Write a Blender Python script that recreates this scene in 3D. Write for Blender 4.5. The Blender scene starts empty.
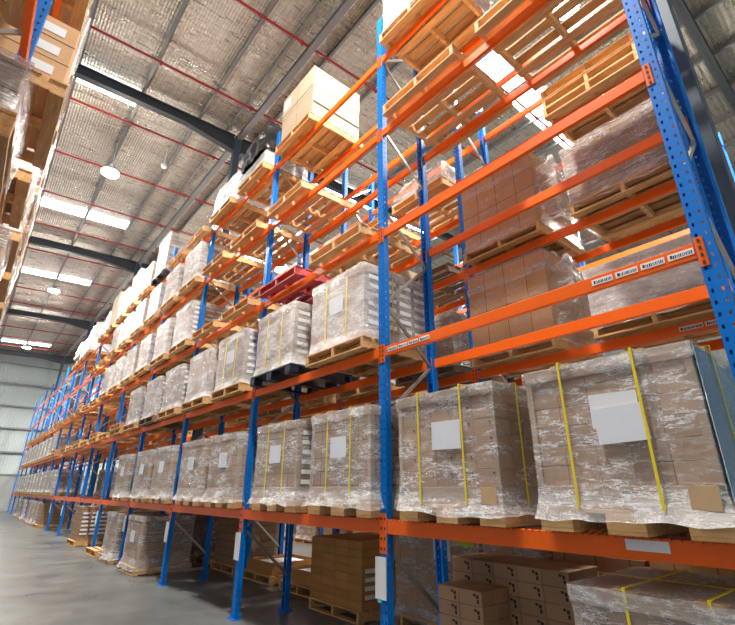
import bpy, bmesh, math, random
from mathutils import Vector, Matrix, noise, Euler
random.seed(7)
S = bpy.context.scene
COL = S.collection
PI = math.pi

# ------------------------------------------------------------------ materials
def mat(name):
    m = bpy.data.materials.new(name); m.use_nodes = True
    nt = m.node_tree; nt.nodes.clear()
    out = nt.nodes.new('ShaderNodeOutputMaterial')
    return m, nt, out
def N(nt, t, **kw):
    n = nt.nodes.new(t)
    for k, v in kw.items():
        if k.startswith('i_'): n.inputs[k[2:].replace('_', ' ')].default_value = v
        else: setattr(n, k, v)
    return n
def L(nt, a, b): nt.links.new(a, b)
def ramp(nt, fac, stops):
    r = nt.nodes.new('ShaderNodeValToRGB'); e = r.color_ramp.elements
    while len(e) < len(stops): e.new(0.5)
    for el, (p, c) in zip(e, stops):
        el.position = p; el.color = (c[0], c[1], c[2], 1) if not isinstance(c, (int, float)) else (c, c, c, 1)
    L(nt, fac, r.inputs['Fac']); return r.outputs['Color']
def coords(nt, scale=(1, 1, 1), which='Object', rand=False):
    tc = N(nt, 'ShaderNodeTexCoord'); mp = N(nt, 'ShaderNodeMapping'); mp.inputs['Scale'].default_value = scale
    if rand:
        oi = N(nt, 'ShaderNodeObjectInfo')
        mu = N(nt, 'ShaderNodeMath', operation='MULTIPLY'); mu.inputs[1].default_value = 37.0
        L(nt, oi.outputs['Random'], mu.inputs[0])
        add = N(nt, 'ShaderNodeVectorMath', operation='ADD')
        L(nt, tc.outputs[which], add.inputs[0]); L(nt, mu.outputs[0], add.inputs[1])
        L(nt, add.outputs[0], mp.inputs['Vector'])
    else:
        L(nt, tc.outputs[which], mp.inputs['Vector'])
    return mp.outputs['Vector']
def noise_n(nt, vec, scale=5, detail=4, rough=.55):
    n = N(nt, 'ShaderNodeTexNoise'); n.inputs['Scale'].default_value = scale
    n.inputs['Detail'].default_value = detail; n.inputs['Roughness'].default_value = rough
    L(nt, vec, n.inputs['Vector']); return n.outputs['Fac']
def mixc(nt, fac, a, b, mode='MIX'):
    m = N(nt, 'ShaderNodeMix', data_type='RGBA', blend_type=mode)
    for s, v in ((m.inputs[0], fac), (m.inputs[6], a), (m.inputs[7], b)):
        if isinstance(v, (int, float)): s.default_value = v
        elif isinstance(v, tuple): s.default_value = (*v, 1)
        else: L(nt, v, s)
    return m.outputs[2]
def principled(nt, out, col, rough=.5, metal=0., spec=.5, bump=None, bs=.3, bd=.01):
    p = N(nt, 'ShaderNodeBsdfPrincipled')
    if isinstance(col, tuple): p.inputs['Base Color'].default_value = (*col, 1)
    else: L(nt, col, p.inputs['Base Color'])
    if isinstance(rough, (int, float)): p.inputs['Roughness'].default_value = rough
    else: L(nt, rough, p.inputs['Roughness'])
    p.inputs['Metallic'].default_value = metal; p.inputs['Specular IOR Level'].default_value = spec
    if bump is not None:
        b = N(nt, 'ShaderNodeBump'); b.inputs['Strength'].default_value = bs; b.inputs['Distance'].default_value = bd
        L(nt, bump, b.inputs['Height']); L(nt, b.outputs[0], p.inputs['Normal'])
    if out is not None: L(nt, p.outputs[0], out.inputs['Surface'])
    return p
def plain(name, col, rough=.5, metal=0., spec=.5, var=.12, scale=6):
    m, nt, out = mat(name)
    v = coords(nt, rand=True); n = noise_n(nt, v, scale)
    c = mixc(nt, n, tuple(x*(1-var) for x in col), tuple(min(1, x*(1+var)) for x in col))
    principled(nt, out, c, rough, metal, spec, n, .15, .003)
    return m
M = {}
M['blue'] = plain('rack_blue', (.0, .16, .62), .45, 0, .2, .08)
M['orange'] = plain('rack_orange', (.90, .135, .004), .36, 0, .35, .08, 2)
M['galv'] = plain('galvanised', (.42, .43, .42), .38, .75)
M['darksteel'] = plain('painted_dark_steel', (.045, .055, .068), .5, 0, .4)
M['colsteel'] = plain('painted_column_steel', (.05, .075, .11), .5, 0, .4)
M['red'] = plain('red_pipe', (.30, .008, .014), .35)
M['white'] = plain('white_paper', (.78, .80, .83), .55, var=.04)
M['paperbag'] = plain('document_pouch', (.74, .78, .85), .2, 0, .5, .06)
M['teal'] = plain('teal_tape', (.05, .62, .68), .5)
M['lime'] = plain('lime_paper', (.50, .74, .03), .6)
M['yellow'] = plain('yellow_strap', (.82, .66, .01), .4, var=.05)
M['ink'] = plain('black_ink', (.025, .02, .02), .7)
M['blackplastic'] = plain('black_plastic', (.018, .018, .02), .3)
M['navyplastic'] = plain('dark_blue_plastic', (.012, .02, .04), .35)
M['redwood'] = plain('red_painted_timber', (.42, .045, .05), .55)
M['bluelabel'] = plain('blue_print', (.02, .10, .55), .4)
M['wire'] = plain('mesh_wire', (.12, .10, .09), .45, .6)
M['lampbody'] = plain('lamp_housing', (.35, .35, .36), .4, .5)
M['kraftpad'] = plain('kraft_pad', (.52, .36, .20), .75)
M['pallet_grey'] = plain('weathered_board', (.16, .12, .085), .8)

# perforated uprights: real see-through slots
m, nt, out = mat('rack_blue_perforated')
v = coords(nt, (1, 1, 1), 'UV'); sep = N(nt, 'ShaderNodeSeparateXYZ'); L(nt, v, sep.inputs[0])
def mth(nt, op, a, b=None, c=None):
    x = N(nt, 'ShaderNodeMath', operation=op)
    for i, k in enumerate((a, b, c)):
        if k is None: continue
        if isinstance(k, (int, float)): x.inputs[i].default_value = k
        else: L(nt, k, x.inputs[i])
    return x.outputs[0]
au = mth(nt, 'ABSOLUTE', sep.outputs[0])
du = mth(nt, 'ABSOLUTE', mth(nt, 'SUBTRACT', au, .026))
fv = mth(nt, 'ABSOLUTE', mth(nt, 'SUBTRACT', mth(nt, 'FRACT', mth(nt, 'DIVIDE', sep.outputs[1], .076)), .5))
hole = mth(nt, 'MULTIPLY', mth(nt, 'LESS_THAN', du, .0065), mth(nt, 'LESS_THAN', fv, .17))
vo = coords(nt, rand=True); n = noise_n(nt, vo, 6)
cb = mixc(nt, n, (.0, .145, .56), (.0, .18, .66))
p = principled(nt, None, cb, .45, 0, .2)
tr = N(nt, 'ShaderNodeBsdfTransparent'); mx = N(nt, 'ShaderNodeMixShader')
L(nt, hole, mx.inputs[0]); L(nt, p.outputs[0], mx.inputs[1]); L(nt, tr.outputs[0], mx.inputs[2]); L(nt, mx.outputs[0], out.inputs['Surface'])
M['blueperf'] = m

def wood(name, a, b, scale=(1.5, 14, 14)):
    m, nt, out = mat(name)
    v = coords(nt, scale, rand=True)
    n1 = noise_n(nt, v, 2.2, 6, .65)
    v2 = coords(nt, (1, 1, 1), rand=True); n2 = noise_n(nt, v2, 2.5, 3)
    c = ramp(nt, n1, [(.3, a), (.7, b)])
    geo = N(nt, 'ShaderNodeNewGeometry')
    isl = geo.outputs['Random Per Island']
    c = mixc(nt, .6, c, ramp(nt, isl, [(0, (.62, .58, .55)), (1, (1.15, 1.1, 1.05))]), 'MULTIPLY')
    c = mixc(nt, mth(nt, 'MULTIPLY', n2, .35), c, (.30, .17, .08))
    principled(nt, out, c, .72, 0, .3, n1, .25, .004)
    return m
M['wood'] = wood('pallet_timber', (.48, .26, .10), (.82, .54, .26), (14, 1.5, 14))
M['woodpale'] = wood('pale_pallet_timber', (.56, .34, .15), (.88, .63, .34), (14, 1.5, 14))
M['woodgrey'] = wood('weathered_pallet_timber', (.14, .10, .07), (.30, .22, .15), (14, 1.5, 14))

def carton(name, base, seam_w=.36, seam_h=.17, seams=True):
    m, nt, out = mat(name)
    v = coords(nt, rand=True); n = noise_n(nt, v, 3, 5)
    oi = N(nt, 'ShaderNodeObjectInfo')
    c = mixc(nt, n, tuple(x*.86 for x in base), tuple(min(1, x*1.1) for x in base))
    c = mixc(nt, 1.0, c, ramp(nt, oi.outputs['Random'], [(0, (.84, .84, .84)), (1, (1.08, 1.06, 1.04))]), 'MULTIPLY')
    bump = n
    if seams:
        uv = coords(nt, (1, 1, 1), 'UV')
        br = N(nt, 'ShaderNodeTexBrick', offset=0.0, squash=1.0)
        for k, val in (('Scale', 1.0), ('Mortar Size', .004), ('Mortar Smooth', .2), ('Brick Width', seam_w), ('Row Height', seam_h)):
            br.inputs[k].default_value = val
        L(nt, uv, br.inputs['Vector'])
        br.inputs['Color1'].default_value = (1, 1, 1, 1); br.inputs['Color2'].default_value = (.9, .9, .9, 1); br.inputs['Mortar'].default_value = (.18, .15, .12, 1)
        c = mixc(nt, 1.0, c, br.outputs['Color'], 'MULTIPLY')
    principled(nt, out, c, .78, 0, .25, bump, .1, .003)
    return m
M['carton'] = carton('carton_board', (.35, .225, .14), .33, .145)
M['carton_plain'] = carton('carton_board_single', (.42, .265, .16), seams=False)
M['carton_warm'] = carton('carton_board_warm', (.50, .25, .08), seams=False)
M['kraft'] = carton('kraft_box', (.58, .33, .16), .30, .55)
M['kraft_plain'] = carton('kraft_box_single', (.62, .38, .20), seams=False)
M['kraft_tan'] = carton('pale_carton', (.48, .37, .27), .62, .60)
M['tray'] = carton('lid_board', (.40, .29, .20), seams=False)

def film(name, lo, hi, white=(.86, .87, .89), seed=0.0, rough=.14, crease=.75, pat=.45):
    m, nt, out = mat(name)
    uv = coords(nt, (1.6, 3.6, 1), 'UV', rand=True)
    n1 = noise_n(nt, uv, 1.7, 5, .6)
    uv2 = coords(nt, (1.0, 4.5, 1), 'UV', rand=True)
    n2 = noise_n(nt, uv2, 4.5, 7, .66)
    uv3 = coords(nt, (3.2, 1.5, 1), 'UV', rand=True)
    n3 = noise_n(nt, uv3, 2.3, 4, .6)
    def ridge(n, w):
        d = mth(nt, 'ABSOLUTE', mth(nt, 'SUBTRACT', n, .5))
        mr = N(nt, 'ShaderNodeMapRange', interpolation_type='SMOOTHSTEP'); L(nt, d, mr.inputs['Value'])
        mr.inputs['From Min'].default_value = 0; mr.inputs['From Max'].default_value = w; mr.inputs['To Min'].default_value = 1; mr.inputs['To Max'].default_value = 0
        return mr.outputs[0]
    cr = mth(nt, 'MAXIMUM', ridge(n2, .030), mth(nt, 'MULTIPLY', ridge(n3, .010), .6))  # white creases and patches put the film's highlights into its mix
    patch = ramp(nt, n1, [(.42, 0), (.60, 1)])
    cr = mth(nt, 'MULTIPLY', cr, mth(nt, 'ADD', mth(nt, 'MULTIPLY', patch, .8), .2))
    base = mth(nt, 'ADD', mth(nt, 'MULTIPLY', patch, (hi-lo)*pat), lo)
    # extra turns of film around the foot of the load and its lid
    so = N(nt, 'ShaderNodeSeparateXYZ'); L(nt, coords(nt), so.inputs[0])
    zz = mth(nt, 'ADD', so.outputs[2], mth(nt, 'MULTIPLY', mth(nt, 'SUBTRACT', n1, .5), .18))
    foot = mth(nt, 'LESS_THAN', zz, .10); cap = mth(nt, 'MULTIPLY', mth(nt, 'GREATER_THAN', zz, .83), mth(nt, 'LESS_THAN', zz, .94))
    base = mth(nt, 'ADD', base, mth(nt, 'MULTIPLY', mth(nt, 'ADD', foot, cap), mth(nt, 'ADD', .08, mth(nt, 'MULTIPLY', patch, .22))))
    fac = mth(nt, 'MINIMUM', mth(nt, 'ADD', base, mth(nt, 'MULTIPLY', cr, crease)), .98)
    h = mth(nt, 'ADD', mth(nt, 'MULTIPLY', n2, 1.0), mth(nt, 'ADD', n3, mth(nt, 'MULTIPLY', cr, .15)))
    p = principled(nt, None, white, rough, 0, 1.0, h, .7, .03)
    tr = N(nt, 'ShaderNodeBsdfTransparent'); tr.inputs[0].default_value = (.98, .98, .98, 1)
    mx = N(nt, 'ShaderNodeMixShader')
    L(nt, fac, mx.inputs[0]); L(nt, tr.outputs[0], mx.inputs[1]); L(nt, p.outputs[0], mx.inputs[2]); L(nt, mx.outputs[0], out.inputs['Surface'])
    return m
M['film'] = film('stretch_film', .12, .45)
M['film_glare'] = film('glare_stretch_film', .30, .70, crease=.5, pat=.5)  # whiter mix paints the glare on the upper loads into the film
M['film_clear'] = film('clear_stretch_film', .10, .40, crease=.8)
M['film_faint'] = film('faint_stretch_film', .03, .16, crease=.35)
M['film_blue'] = film('blue_cover_sheet', .92, .99, (.22, .36, .50), rough=.2)
M['bag_white'] = film('white_plastic_bag', .97, 1.0, (.86, .88, .92), rough=.25)

# concrete floor
m, nt, out = mat('polished_concrete')
v = coords(nt, (1, 1, 1)); n1 = noise_n(nt, v, .55, 6, .6); v2 = coords(nt, (.8, .8, 1)); n2 = noise_n(nt, v2, 1.6, 9, .68)
c = ramp(nt, n1, [(.3, (.10, .11, .108)), (.7, (.18, .19, .184))])
c = mixc(nt, .7, c, ramp(nt, n2, [(.35, (.70, .71, .73)), (.65, (1.12, 1.12, 1.10))]), 'MULTIPLY')
principled(nt, out, c, ramp(nt, n2, [(.3, .26), (.7, .38)]), 0, .4, n2, .03, .004)
M['concrete'] = m
m, nt, out = mat('precast_wall')
v = coords(nt, (1, 1, 1)); n = noise_n(nt, v, .8, 5)
principled(nt, out, ramp(nt, n, [(.3, (.26, .28, .285)), (.7, (.33, .35, .35))]), .8, 0, .2, n, .1, .01)
M['precast'] = m
# cladding with ribs (ribs are real geometry), slightly blue translucent-looking paint
M['clad'] = plain('wall_cladding', (.44, .50, .50), .45, 0, .3, .05, .8)
M['girt'] = plain('girt_steel', (.22, .23, .24), .5, .3)
# foil insulation under roof with safety mesh
m, nt, out = mat('foil_insulation')
v = coords(nt, (1, 1, 1)); vs = coords(nt, (.6, 3.2, 1))
n1 = noise_n(nt, vs, 2.4, 7, .7); n2 = noise_n(nt, v, 6, 6, .75)
sep = N(nt, 'ShaderNodeSeparateXYZ'); L(nt, v, sep.inputs[0])
def lines(ax, pitch, w):
    f = mth(nt, 'FRACT', mth(nt, 'DIVIDE', sep.outputs[ax], pitch))
    return mth(nt, 'LESS_THAN', mth(nt, 'ABSOLUTE', mth(nt, 'SUBTRACT', f, .5)), w/pitch/2)
mesh = mth(nt, 'MAXIMUM', lines(0, .15, .006), lines(1, .30, .008))
vb = coords(nt, (1.2, 5.5, 1)); n3 = noise_n(nt, vb, 2.2, 5, .65)
sag = mth(nt, 'PINGPONG', mth(nt, 'ADD', sep.outputs[1], mth(nt, 'MULTIPLY', n1, .10)), .15)
sagx = mth(nt, 'PINGPONG', mth(nt, 'ADD', sep.outputs[0], mth(nt, 'MULTIPLY', n1, .10)), .15)
q1 = mth(nt, 'SINE', mth(nt, 'MULTIPLY', sag, 20.9)); q2 = mth(nt, 'SINE', mth(nt, 'MULTIPLY', mth(nt, 'PINGPONG', mth(nt, 'ADD', sep.outputs[0], mth(nt, 'MULTIPLY', n1, .06)), .075), 41.8))
h = mth(nt, 'ADD', mth(nt, 'MULTIPLY', n3, .55), mth(nt, 'ADD', mth(nt, 'MULTIPLY', n2, .35), mth(nt, 'ADD', mth(nt, 'MULTIPLY', q1, .30), mth(nt, 'MULTIPLY', q2, .22))))
c = ramp(nt, n2, [(.3, (.46, .42, .365)), (.65, (.66, .62, .55))])  # warm tint stands in for goods reflected in the foil
c = mixc(nt, mth(nt, 'MULTIPLY', mesh, .8), c, (.16, .12, .10))
principled(nt, out, c, ramp(nt, n1, [(.3, .22), (.7, .40)]), .72, .5, h, .9, .05)
M['foil'] = m
def emit(name, col, st):
    m, nt, out = mat(name); e = N(nt, 'ShaderNodeEmission'); e.inputs[0].default_value = (*col, 1); e.inputs[1].default_value = st
    L(nt, e.outputs[0], out.inputs['Surface']); return m
M['sky'] = emit('skylight_sheet', (.93, .97, 1.0), 16.0)
M['lamp'] = emit('lamp_lens', (1.0, .93, .82), 60.0)

# ------------------------------------------------------------------ mesh building
class MB:
    def __init__(s): s.v = []; s.f = []
    def add(s, verts, faces):
        o = len(s.v); s.v += [tuple(v) for v in verts]; s.f += [tuple(i+o for i in f) for f in faces]; return s
    def box(s, x0, x1, y0, y1, z0, z1):
        vs = [(x, y, z) for z in (z0, z1) for y in (y0, y1) for x in (x0, x1)]
        return s.add(vs, [(0, 2, 3, 1), (4, 5, 7, 6), (0, 1, 5, 4), (2, 6, 7, 3), (0, 4, 6, 2), (1, 3, 7, 5)])
    def bar(s, a, b, w, h, up=(0, 1, 0)):
        a, b = Vector(a), Vector(b); d = (b-a).normalized(); u = Vector(up)
        r = d.cross(u).normalized(); u = r.cross(d).normalized()
        vs = [p + r*sx*w/2 + u*sy*h/2 for p in (a, b) for sx, sy in ((-1, -1), (1, -1), (1, 1), (-1, 1))]
        return s.add(vs, [(3, 2, 1, 0), (4, 5, 6, 7), (0, 1, 5, 4), (1, 2, 6, 5), (2, 3, 7, 6), (3, 0, 4, 7)])
    def tube(s, a, b, r, n=8, r2=None):
        a, b = Vector(a), Vector(b); d = (b-a).normalized(); t = Vector((0, 0, 1)) if abs(d.z) < .9 else Vector((1, 0, 0))
        x = d.cross(t).normalized(); y = d.cross(x); r2 = r if r2 is None else r2
        vs = [p + (x*math.cos(2*PI*k/n) + y*math.sin(2*PI*k/n))*rr for p, rr in ((a, r), (b, r2)) for k in range(n)]
        fs = [(k, (k+1) % n, n+(k+1) % n, n+k) for k in range(n)] + [tuple(range(n-1, -1, -1)), tuple(range(n, 2*n))]
        return s.add(vs, fs)
    def mesh(s, name, m, bevel=0, smooth=False):
        me = bpy.data.meshes.new(name); me.from_pydata(s.v, [], s.f)
        bm = bmesh.new(); bm.from_mesh(me); bmesh.ops.recalc_face_normals(bm, faces=bm.faces)
        if bevel: bmesh.ops.bevel(bm, geom=list(bm.edges), offset=bevel, segments=1, affect='EDGES', clamp_overlap=True)
        uvl = bm.loops.layers.uv.new('UVMap')
        for f in bm.faces:
            n = f.normal; a = max(range(3), key=lambda i: abs(n[i]))
            f.smooth = smooth
            for lp in f.loops:
                c = lp.vert.co
                lp[uvl].uv = ((c.y, c.z), (c.x, c.z), (c.x, c.y))[a]
        if smooth:
            for e in bm.edges:
                if len(e.link_faces) == 2 and e.calc_face_angle(0) > .75: e.smooth = False
        bm.to_mesh(me); bm.free(); me.materials.append(m if not isinstance(m, str) else M[m]); return me
def obj(name, me, parent=None, loc=(0, 0, 0), rot=None, label=None):
    o = bpy.data.objects.new(name, me); COL.objects.link(o); o.parent = parent; o.location = loc
    if rot: o.rotation_euler = rot
    if label: o['label'] = label
    return o
def tag(o, label, cat, group=None, kind=None):
    o['label'] = label; o['category'] = cat
    if group: o['group'] = group
    o['kind'] = kind or 'thing'
    return o
def thing(name, label, cat, loc, group=None, rz=0):
    o = bpy.data.objects.new(name, None); COL.objects.link(o); o.location = loc; o.rotation_euler = (0, 0, rz); o.empty_display_size = .2
    return tag(o, label, cat, group)
def struct(name, me, loc=(0, 0, 0)):
    o = obj(name, me, None, loc); o['kind'] = 'structure'; return o
def tree(proto, loc, label, cat, group=None, rz=0, name=None):
    """proto = (name, [(part name, mesh, loc, rot, label, [subparts])]) -> a thing with its parts"""
    t = thing(name or proto[0], label, cat, loc, group, rz)
    for pn, me, pl, pr, lb, subs in proto[1]:
        o = obj(pn, me, t, pl, pr, lb)
        for sn, sm, sl, sr, slb, _ in subs: obj(sn, sm, o, sl, sr, slb)
    return t
def P(name, me, loc=(0, 0, 0), rot=None, label=None, subs=()): return (name, me, loc, rot, label, list(subs))

# ------------------------------------------------------------------ the place: dimensions (metres)
BAY = 3.0
Z = [0.0, 1.33, 3.035, 4.51, 6.03, 7.36]; ZT = 8.17
D = .83                     # frame depth
ROW2 = 1.62                 # front face of the back-to-back row
ROWL = -3.52                # front face of the row left of the aisle (it faces +X)
ROWN = 5.85                 # front face of the row across the next aisle
ORD = ['first', 'second', 'third', 'fourth', 'fifth', 'sixth', 'seventh', 'eighth', 'ninth', 'tenth', 'eleventh', 'twelfth', 'thirteenth', 'fourteenth', 'fifteenth', 'sixteenth']
def bayw(b): return ORD[b] + ' bay'
LEV = ['on the floor', 'on the lowest beams', 'on the second beams', 'on the third beams', 'on the fourth beams', 'on the top beams']
LEVN = ['floor', 'lowest', 'second', 'third', 'fourth', 'top']
SIDE = ['near', 'far']
def yc(b, s): return (b-1)*BAY + (.76 if s == 0 else 2.24)
def roofz(x): return 12.62 + .045*(x+3.2)

# ------------------------------------------------------------------ setting
def slab(x0, x1, y0, y1, z0, z1): return MB().box(x0, x1, y0, y1, z0, z1)
YW = 45.4; XL, XR, YB = -9.0, 24.0, -9.0
struct('floor', slab(XL, XR, YB, YW+.3, -.2, 0).mesh('floor', 'concrete'))
mb = MB(); mb.add([(XL, YB, roofz(XL)), (XR, YB, roofz(XR)), (XR, YW+.3, roofz(XR)), (XL, YW+.3, roofz(XL)),
                   (XL, YB, roofz(XL)+.12), (XR, YB, roofz(XR)+.12), (XR, YW+.3, roofz(XR)+.12), (XL, YW+.3, roofz(XL)+.12)],
                  [(3, 2, 1, 0), (4, 5, 6, 7), (0, 1, 5, 4), (1, 2, 6, 5), (2, 3, 7, 6), (3, 0, 4, 7)])
struct('ceiling', mb.mesh('ceiling', 'foil'))
def ribbed(along, a0, a1, z0, z1, at, pitch=.20, dep=.03):
    mb = MB(); n = int((a1-a0)/pitch)
    prof = []
    for k in range(n):
        a = a0 + k*pitch
        prof += [(a, 0), (a+pitch*.62, 0), (a+pitch*.72, -dep), (a+pitch*.9, -dep)]
    prof.append((a0+n*pitch, 0))
    vs = []
    for (a, d) in prof:
        for z in (z0, z1):
            vs.append((a, at+d, z) if along == 'x' else (at+d, a, z))
    fs = [(2*i, 2*i+2, 2*i+3, 2*i+1) for i in range(len(prof)-1)]
    return mb.add(vs, fs)
struct('wall_back', ribbed('x', XL, XR, 2.7, 13.9, YW).mesh('wall_back', 'clad'))
struct('wall_back_base', slab(XL, XR, YW-.06, YW+.14, 0, 2.72).mesh('wall_back_base', 'precast'))
struct('wall_front', ribbed('x', XL, XR, 0, 13.9, YB).mesh('wall_front', 'clad'))
struct('wall_right', ribbed('y', YB, YW, 0, 14.0, XR).mesh('wall_right', 'clad'))
tn = 0
for z in (4.5, 6.4, 8.2, 10.05, 11.7):
    tn += 1; mb = MB().box(XL, XR, YW-.26, YW-.05, z-.02, z+.0).box(XL, XR, YW-.26, YW-.245, z-.1, z)
    struct('trim_%d' % tn, mb.mesh('trim', 'girt'))
tn += 1; struct('trim_%d' % tn, slab(XL, XR, YW-.12, YW-.03, 2.66, 2.78).mesh('trim', 'girt'))
# purlins along the building
def purlin(x, w=.13, h=.20):
    mb = MB(); z = roofz(x)
    mb.box(x-.004, x+.004, YB, YW, z-h, z-.005); mb.box(x-w/2, x, YB, YW, z-h-.004, z-h+.004); mb.box(x, x+w/2, YB, YW, z-.014, z-.006)
    mb.box(x-w/2, x-w/2+.006, YB, YW, z-h, z-h+.03); mb.box(x+w/2-.006, x+w/2, YB, YW, z-.035, z-.008)
    return mb
px = [-8.47, -6.79, -5.11, -3.43, -1.75, -.08, .82, 1.85] + [3.5+1.68*k for k in range(12)]
for x in px:
    tn += 1; struct('trim_%d' % tn, purlin(x).mesh('purlin', 'girt'))
# skylight strips across the slope
wn = 0
for y in (1.1, 9.05, 17.1, 25.2, 33.3, 41.3):
    for (x0, x1) in ((-8.4, -.15 if y != 9.05 else -1.8), (3.55, 11.8)):
        wn += 1; w = .36
        if y == 1.1 and x0 > 0: y = 1.5; w = .5
        a, b = roofz(x0)-.012, roofz(x1)-.012
        mb = MB().add([(x0, y-w, a), (x1, y-w, b), (x1, y+w, b), (x0, y+w, a), (x0, y-w, a+.008), (x1, y-w, b+.008), (x1, y+w, b+.008), (x0, y+w, a+.008)],
                      [(0, 3, 2, 1), (4, 5, 6, 7), (0, 1, 5, 4), (1, 2, 6, 5), (2, 3, 7, 6), (3, 0, 4, 7)])
        struct('window_%d' % wn, mb.mesh('skylight', 'sky'))
# rafters, columns, ridge strut
ZC = 12.36
def rafter_mesh(x0, x1, haunch):
    mb = MB()
    def zt(x): return roofz(x) - .21
    def seg(xa, xb, da, db):
        for (y0, y1, ta, tb) in ((-.10, .10, 0, .016), ):
            mb.add([(xa, y0, zt(xa)-.016), (xb, y0, zt(xb)-.016), (xb, y1, zt(xb)-.016), (xa, y1, zt(xa)-.016), (xa, y0, zt(xa)), (xb, y0, zt(xb)), (xb, y1, zt(xb)), (xa, y1, zt(xa))],
                   [(0, 3, 2, 1), (4, 5, 6, 7), (0, 1, 5, 4), (1, 2, 6, 5), (2, 3, 7, 6), (3, 0, 4, 7)])
            mb.add([(xa, y0, zt(xa)-da), (xb, y0, zt(xb)-db), (xb, y1, zt(xb)-db), (xa, y1, zt(xa)-da), (xa, y0, zt(xa)-da+.016), (xb, y0, zt(xb)-db+.016), (xb, y1, zt(xb)-db+.016), (xa, y1, zt(xa)-da+.016)],
                   [(0, 3, 2, 1), (4, 5, 6, 7), (0, 1, 5, 4), (1, 2, 6, 5), (2, 3, 7, 6), (3, 0, 4, 7)])
        mb.add([(xa, -.006, zt(xa)-da), (xb, -.006, zt(xb)-db), (xb, .006, zt(xb)-db), (xa, .006, zt(xa)-da), (xa, -.006, zt(xa)), (xb, -.006, zt(xb)), (xb, .006, zt(xb)), (xa, .006, zt(xa))],
               [(0, 3, 2, 1), (4, 5, 6, 7), (0, 1, 5, 4), (1, 2, 6, 5), (2, 3, 7, 6), (3, 0, 4, 7)])
    d = .34
    if haunch < 0: seg(x0, x1-1.6, d, d); seg(x1-1.6, x1, d, d+.28)
    else: seg(x0, x0+1.6, d+.28, d); seg(x0+1.6, x1, d, d)
    return mb
XC = 1.235
rl = rafter_mesh(XL, XC-.13, -1).mesh('rafter', 'darksteel'); rr = rafter_mesh(XC+.13, XR, 1).mesh('rafter', 'darksteel')
cm = MB(); h = roofz(XC)-.22
cm.box(XC-.11, XC+.09, -.10, .10, .02, h)
cme = cm.mesh('column', 'colsteel', .008); cbp = MB().box(XC-.16, XC+.16, -.16, .16, 0, .02).mesh('base', 'colsteel')
YR = [-2.60, 8.55, 20.3, 32.0, 43.7]
for i, y in enumerate(YR):
    who = ['first from the camera', 'second from the camera', 'third from the camera', 'fourth from the camera', 'beside the end wall'][i]
    tag(obj('roof_rafter', rl, None, (0, y, 0)), 'dark steel rafter over the open aisle, '+who, 'roof beam', None)
    tag(obj('roof_rafter', rr, None, (0, y, 0)), 'dark steel rafter over the racks past the columns, '+who, 'roof beam', None)
    t = thing('steel_column', 'dark blue grey steel column between the rack rows, '+who, 'column', (0, y if i else -2.99, 0))
    obj('shaft', cme, t); obj('base_plate', cbp, t)
mb = MB(); z = roofz(XC)-.36
for i in range(len(YR)-1):
    y0, y1 = YR[i]+.14, YR[i+1]-.14
    o = obj('tie_beam', MB().box(XC-.09, XC+.09, y0, y1, z-.012, z).box(XC-.09, XC+.09, y0, y1, z+.12, z+.132).box(XC-.005, XC+.005, y0, y1, z, z+.12).mesh('tie', 'girt'))
    tag(o, 'dark steel tie beam under the roof joining the column heads, '+['first span', 'second span', 'third span', 'fourth span'][i], 'roof beam')
# sprinkler pipes
for k in range(16):
    y = 1.2+2.9*k+(.5 if k == 0 else 0)
    if y > 44: break
    mb = MB().tube((XL, y, roofz(XL)-.30), (XR, y, roofz(XR)-.30), .030, 8)
    t = thing('sprinkler_pipe', 'thin red sprinkler pipe across under the roof, %s line from the camera' % ORD[k], 'pipe', (0, y, 0), None)
    obj('pipe', MB().tube((XL, 0, roofz(XL)-.27), (XR, 0, roofz(XR)-.27), .036, 8).mesh('pipe', 'red', smooth=True), t)
    if k < 8:
        hm = bpy.data.meshes.get('sprinkler') or MB().tube((0, 0, -.05), (0, 0, 0), .014, 6).tube((0, 0, -.065), (0, 0, -.058), .03, 8).tube((-.045, 0, .03), (.045, 0, .03), .05, 8).mesh('sprinkler', 'red')
        for x in (-4.3, -1.7, .95, 3.5, 6.3, 9.0): obj('sprinkler_head', hm, t, (x, 0, roofz(x)-.30))
# high-bay lamps
for i, y in enumerate((-1.2, 10.9, 23.0, 36.0)):
    for j, x in enumerate((-1.85, 4.2, 12.0)):  # lamps over the two further aisles are unseen, added for brightness
        zz = 11.05
        t = thing('high_bay_light', 'round glowing high bay lamp over the %s, %s' % (['open aisle', 'second', 'third'][j], ['above the camera', 'larger one in view', 'middle of the roof', 'toward the end wall'][i]), 'ceiling light', (x, y, zz))
        obj('housing', MB().tube((0, 0, .0), (0, 0, .12), .27, 20, .20).tube((0, 0, .12), (0, 0, .28), .10, 14).mesh('housing', 'lampbody'), t)
        obj('lens', MB().tube((0, 0, -.05), (0, 0, 0), .25, 20).mesh('lens', 'lamp'), t)
        obj('hanger', MB().tube((0, 0, .28), (0, 0, roofz(x)-.2-zz), .012, 6).mesh('hanger', 'galv'), t)
o = tag(obj('smoke_detector', MB().tube((0, 0, 0), (0, 0, .1), .09, 12).tube((0, 0, .1), (0, 0, roofz(-.45)-11.9), .015, 6).mesh('det', 'white'), None, (-.4, 10.7, 11.9)), 'small white round detector hanging under the roof foil', 'detector')

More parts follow.
